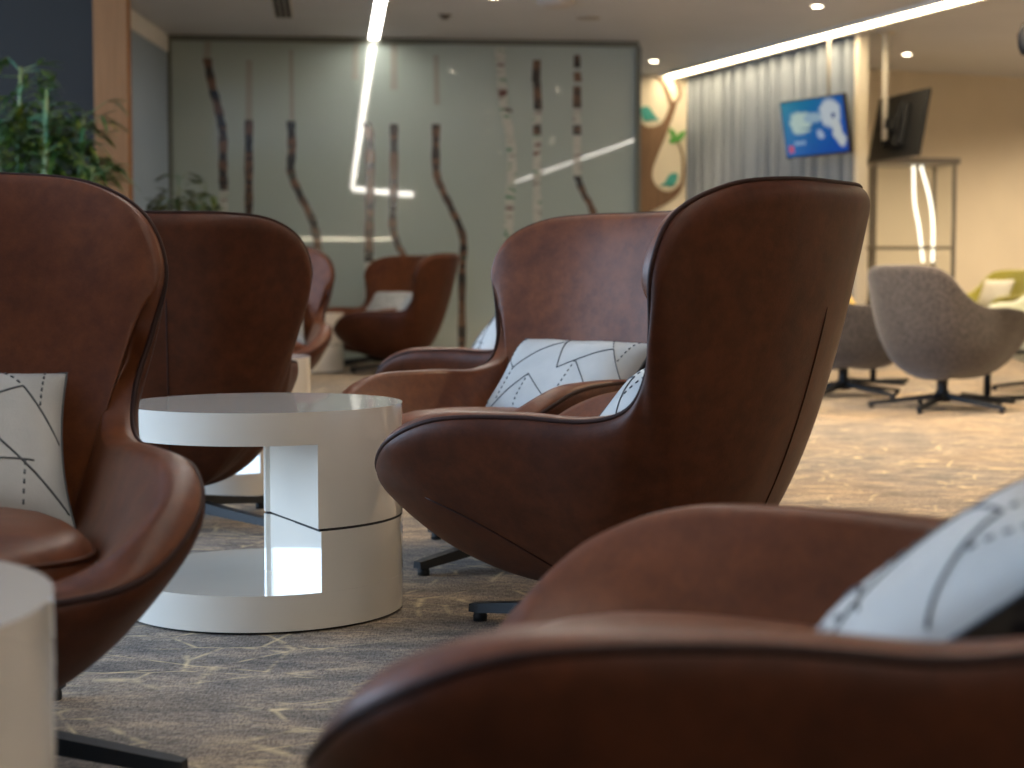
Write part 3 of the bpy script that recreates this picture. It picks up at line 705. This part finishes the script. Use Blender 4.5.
# ---------------------------------------------------------------- glass display cabinet with modelled light reflections
vY = 16.4
v0 = aty(866, 160, vY); v1 = aty(950, 160, vY); zt = aty(912, 159, vY).z
vw = v1.x - v0.x; vd = .55; ang = .12
VC = tag(empty('display_cabinet', ((v0.x + v1.x) / 2, vY + .1, 0), ang), 'tall grey metal framed glass cabinet on the right, glowing streaks for light reflections inside', 'cabinet')
bm = bmesh.new(); box(bm, (0, 0, zt - .03), (vw + .06, vd + .06, .06), bev=.004); link('top_panel', bm, M['steel'], VC, False)
bm = bmesh.new(); box(bm, (0, 0, .05), (vw, vd, .10), bev=.004); link('plinth', bm, M['steel'], VC, False)
for sx in (-1, 1):
    for sy in (-1, 1):
        bm = bmesh.new(); box(bm, (sx * (vw / 2 - .012), sy * (vd / 2 - .012), zt / 2), (.03, .03, zt - .12)); link('post', bm, M['steel'], VC, False)
bm = bmesh.new(); box(bm, (-vw * .32, vd / 2 - .02, zt / 2), (.035, .02, zt - .12)); link('post', bm, M['steel'], VC, False)
for zz in (aty(912, 248, vY).z, .55): bm = bmesh.new(); box(bm, (0, 0, zz), (vw - .03, vd - .03, .022)); link('shelf', bm, M['steel'], VC, False)
bm = bmesh.new(); box(bm, (0, -vd / 2 + .008, zt / 2 + .02), (vw - .05, .006, zt - .18)); link('glass_pane', bm, M['clear_glass'], VC, False)
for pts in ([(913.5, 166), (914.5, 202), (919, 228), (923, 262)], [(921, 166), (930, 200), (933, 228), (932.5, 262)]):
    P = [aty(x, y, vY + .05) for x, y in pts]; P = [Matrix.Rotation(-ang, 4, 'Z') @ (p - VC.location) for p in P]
    bm = bmesh.new(); tube(bm, catmull(P, 5), .015, 10); o = link('reflection_streak', bm, M['tube'], VC); o['label'] = 'bent glowing streak imitating a strip light reflected in the glass'  # glowing geometry stands in for strip lights reflected in the cabinet glass
# ---------------------------------------------------------------- ceiling fittings
def strip(a, b, lab, w=.085, z=CEIL, mat='led', h=.014):
    a = Vector((*a, z)); b = Vector((*b, z)); d = b - a
    root = tag(empty('linear_light', a, math.atan2(d.y, d.x)), lab, 'light', 'linear ceiling lights')
    L = d.length
    bm = bmesh.new(); box(bm, (L / 2, 0, -.001 - h / 2), (L, w, h)); link('diffuser', bm, M[mat], root, False)
    for s in (-1, 1):
        bm = bmesh.new(); box(bm, (L / 2, s * (w / 2 + .006), -.012), (L, .012, .02)); link('lip', bm, M['white_paint'], root, False)
def mirror(px, py):
    v = atz(px, py, CEIL); d = (v - gl); d.z = 0; k_ = d.dot(gn); return v - 2 * k_ * gn
sA = atz(383, 0, CEIL); sB = on_glass(373.5, 38); sC = mirror(352.5, 186); sD = mirror(412, 192)
dirs = (sC - sB); sBB = sB + gn * .06
strip((sBB.x, sBB.y), (sC.x, sC.y), 'long white ceiling light strip running toward us from the glass wall')
sC2 = sC + (sD - sC).normalized() * .08
strip((sC2.x, sC2.y), (sD.x, sD.y), 'short white ceiling light strip turning the corner behind us', h=.12)
e0 = mirror(642, 136); e1 = mirror(505, 185)
strip((e0.x, e0.y), (e1.x, e1.y), 'white ceiling light strip on the right, seen as a slanting reflection in the glass')
# lit shelf on the rear wall, reflected in the glass
root = tag(empty('wall_shelf', (1.5, -12.45, 1.78), 0), 'lit wall shelf behind us, seen as a level bright line in the glass', 'shelf')
bm = bmesh.new(); box(bm, (0, 0, 0), (2.7, .28, .04)); link('shelf_board', bm, M['wood'], root, False)
bm = bmesh.new(); box(bm, (0, .145, 0), (2.7, .012, .05)); link('light_strip', bm, M['led_dim'], root, False)
def downlight(p, lab, grp='round ceiling downlights', power=None):
    root = tag(empty('downlight', (p.x, p.y, CEIL)), lab, 'light', grp)
    bm = bmesh.new(); lathe(bm, [(.062, -.004), (.045, -.006), (.045, -.001), (.062, -.001)], 28); link('trim_ring', bm, M['white_paint'], root)
    bm = bmesh.new(); lathe(bm, [(.001, -.004), (.046, -.004), (.046, -.002), (.001, -.002)], 24); link('lens', bm, M['down'], root)
for px, py, lab in ((817, 6, 'small round downlight near the top edge, above the television with the blue screen'), (907, 54, 'small round downlight above the television seen from behind'), (654, 61, 'small round downlight over the tree mural, right of the glass wall'), (494, -3, 'small round downlight cut by the top edge above the glass wall')):
    downlight(atz(px, py, CEIL), lab)
def ceilthing(name, px, py, prof, mat, lab, cat):
    p = atz(px, py, CEIL); bm = bmesh.new(); lathe(bm, prof, 28); tag(link(name, bm, mat, None, True, (p.x, p.y, CEIL)), lab, cat)
M['det'] = newmat('grey_white_plastic', (.45, .42, .4), .5)
ceilthing('smoke_detector', 556, 1, [(.001, -.05), (.10, -.05), (.15, -.02), (.16, 0), (.001, 0)], M['det'], 'pale round smoke detector at the top edge of the picture', 'smoke detector')
ceilthing('sprinkler', 445, 15, [(.001, -.035), (.03, -.035), (.035, -.01), (.06, -.006), (.06, 0), (.001, 0)], newmat('dull_metal', (.14, .13, .12), .4, metal=.6), 'small dark ceiling sprinkler above the left half of the glass wall', 'sprinkler')
ceilthing('ceiling_speaker', 588, 18, [(.001, -.006), (.10, -.006), (.11, 0), (.001, 0)], painted('speaker_grille', (.36, .33, .31)), 'flat round ceiling disc near the top edge, left of the tree mural', 'speaker')
va = atz(284, 17, CEIL); 
root = tag(empty('air_vent', (va.x, va.y, CEIL), math.atan2(dirs.y, dirs.x)), 'dark linear air vent slot in the ceiling at the top left', 'air vent')
bm = bmesh.new(); box(bm, (1.5, 0, -.003), (3, .16, .006)); link('vent_frame', bm, M['det'], root, False)
for s in (-.045, 0, .045):
    bm = bmesh.new(); box(bm, (1.5, s, -.008), (2.96, .030, .008)); link('slot', bm, M['rubber'], root, False)
# dark pendant shade cut by the right edge
pp = aty(1032, 38, 9.0)
root = tag(empty('pendant_lamp', (pp.x, pp.y, CEIL)), 'dark pendant lamp shade cut off by the top right edge', 'lamp')
zc = pp.z - CEIL
bm = bmesh.new(); lathe(bm, [(.02, zc + .09), (.05, zc + .075), (.075, zc + .02), (.07, zc - .05), (.055, zc - .085), (.05, zc - .085), (.06, zc - .04), (.065, zc + .01), (.045, zc + .06), (.015, zc + .08)], 28); link('lamp_shade', bm, M['rubber'], root)
bm = bmesh.new(); tube(bm, [(0, 0, zc + .08), (0, 0, 0)], .006, 8); link('cord', bm, M['rubber'], root)
# ---------------------------------------------------------------- plants
def leafmesh(bm, base, d, L, w, droop):
    d = d.normalized(); side = d.cross(Vector((0, 0, 1)))
    if side.length < .1: side = Vector((1, 0, 0))
    side.normalize(); prev = None
    for j in range(6):
        s = j / 5; p = base + d * L * s + Vector((0, 0, -droop * L * s * s)); ww = w * math.sin(PI * min(1, .12 + .88 * s)) ** .8 if j < 5 else .0005
        cur = (bm.verts.new(p - side * ww), bm.verts.new(p + Vector((0, 0, -ww * .35))), bm.verts.new(p + side * ww))
        if prev:
            for q in (0, 1): bm.faces.new((prev[q], prev[q + 1], cur[q + 1], cur[q]))
        prev = cur
def plant(root, stems, z0, leafL, leafW, nleaf, spread, rnd, cane_r=.012):
    bs = bmesh.new(); bl_ = bmesh.new()
    for (x, y, h, lx, ly) in stems:
        pts = [Vector((x + lx * s ** 1.6, y + ly * s ** 1.6, z0 + (h - z0) * s)) for s in [j / 8 for j in range(9)]]
        tube(bs, pts, [cane_r * (1 - .5 * j / 8) for j in range(9)], 8)
        for q in range(nleaf):
            s = rnd.uniform(.52, 1.0) if h > 1.59 else rnd.uniform(.6, 1); p = pts[0].lerp(pts[-1], s); j = min(7, int(s * 8)); p = pts[j].lerp(pts[j + 1], s * 8 - j)
            a = rnd.uniform(0, 2 * PI); tl = rnd.uniform(.08, spread)
            d = Vector((math.cos(a), math.sin(a), rnd.uniform(-.2, .7))); tip = p + d * tl
            tube(bs, [p, tip], [.004, .002], 5, cap=False)
            for _ in range(3):
                a2 = a + rnd.uniform(-1.1, 1.1); leafmesh(bl_, tip, Vector((math.cos(a2), math.sin(a2), rnd.uniform(-.5, .6))), leafL * rnd.uniform(.7, 1.2), leafW, rnd.uniform(.1, .6))
    link('stems', bs, M['cane'], root); link('leaves', bl_, M['leaf'], root)
rnd = random.Random(5)
bp = fl(42, 408)
BP = tag(empty('potted_bamboo', (bp.x, bp.y, 0)), 'green bamboo plant with narrow leaves rising behind the left edge chair', 'plant')
bm = bmesh.new(); prism(bm, [(-.55, -.2), (.48, -.2), (.48, .2), (-.55, .2)], 0, .55); link('planter', bm, M['pot'], BP, False)
bm = bmesh.new(); prism(bm, [(-.52, -.17), (.45, -.17), (.45, .17), (-.52, .17)], .54, .555); link('soil', bm, M['soil'], BP, False)
plant(BP, [(-.14, 0, 2.06, .05, 0), (-.10, .05, 1.78, .03, .05), (.03, -.04, 1.86, .03, 0), (.12, .08, 1.80, -.02, .05), (.2, .0, 1.70, .08, 0), (-.22, .04, 1.78, -.03, 0), (-.3, -.05, 1.7, -.02, 0), (.22, .1, 1.78, .04, 0), (.28, -.05, 1.46, .08, -.05), (.06, -.08, 1.92, .04, -.05), (.0, .1, 1.6, .02, 0)], .55, .16, .014, 34, .15, rnd, .019)
bp = fl(192, 385)
SP = tag(empty('potted_plant', (bp.x, bp.y, 0)), 'small leafy green plant in front of the glass wall, above the left chair backs', 'plant')
bm = bmesh.new(); lathe(bm, [(.001, 0), (.15, 0), (.19, .6), (.17, .6), (.16, .57), (.001, .57)], 32); link('plant_pot', bm, M['pot_white'], SP)
plant(SP, [(-.1, 0, 1.42, -.08, 0), (-.05, .02, 1.56, -.04, 0), (.04, 0, 1.36, .02, 0), (.07, .03, 1.50, .05, 0), (.1, 0, 1.38, .10, 0)], .57, .13, .022, 9, .09, rnd, .006)

# ---------------------------------------------------------------- lights
def area(name, loc, rot, sx, sy, power, colr, spread=None):
    l = bpy.data.lights.new(name, 'AREA'); l.shape = 'RECTANGLE'; l.size = sx; l.size_y = sy; l.energy = power; l.color = colr
    if spread: l.spread = spread
    o = bpy.data.objects.new(name, l); o.location = loc; o.rotation_euler = rot; col.objects.link(o); return o
for k, (y0, y1) in enumerate(wy):
    area('window_daylight', (WX - .02, (y0 + y1) / 2, 1.55), (0, -PI / 2, 0), 2.5, y1 - y0 - .1, (400, 200)[k], (.54, .74, 1.0))
def spot(x, y, power, colr=(1, .78, .52), ang=110, z=CEIL - .03):
    l = bpy.data.lights.new('downlight_beam', 'SPOT'); l.energy = power; l.color = colr; l.spot_size = math.radians(ang); l.spot_blend = .8; l.shadow_soft_size = .05
    o = bpy.data.objects.new('downlight_beam', l); o.location = (x, y, z); col.objects.link(o)
for px, py in ((817, 6), (907, 54), (654, 61), (494, -3)):
    p = atz(px, py, CEIL); spot(p.x, p.y, 90)
for x, y, pw in ((1.7, 6.2, 330), (2.6, 8.4, 480), (1.1, 9.2, 330), (3.4, 10.4, 480), (1.4, 12.0, 200), (4.6, 13.2, 330), (5.5, 16.3, 430), (6.8, 17.6, 260), (6.9, .5, 620), (6.9, 4.0, 620), (6.9, 7.5, 500), (2.8, 1.6, 300), (3.0, 5.0, 220)):  # unseen; those by the far and right walls are added for warm light
    spot(x, y, pw, ang=(150 if y > 16 else 110))
    downlight(Vector((x, y, 0)), 'small round ceiling downlight unseen outside the frame, placed to light the room', 'unseen downlights placed outside the frame')
w = bpy.data.worlds.new('world'); sc.world = w; w.use_nodes = True
bg = w.node_tree.nodes['Background']; bg.inputs['Color'].default_value = (.52, .72, 1, 1); bg.inputs['Strength'].default_value = 1.2
# ---------------------------------------------------------------- camera
cd = bpy.data.cameras.new('camera'); cam = bpy.data.objects.new('camera', cd); col.objects.link(cam)
cam.location = (0, 0, CH); cam.rotation_euler = (PI / 2 - PIT, 0, 0)
cd.sensor_width = 36; cd.lens = F / 1024 * 36; cd.clip_start = .05; cd.clip_end = 100
cd.dof.use_dof = True; cd.dof.focus_distance = 3.65; cd.dof.aperture_fstop = 3.6
sc.camera = cam
sc.view_settings.view_transform = 'Standard'; sc.view_settings.look = 'None'; sc.view_settings.gamma = 1; sc.view_settings.use_curve_mapping = False
sc.view_settings.exposure = 0.0
sc.cycles.use_denoising = True
sc.cycles.max_bounces = 8
sc.cycles.sample_clamp_indirect = 6
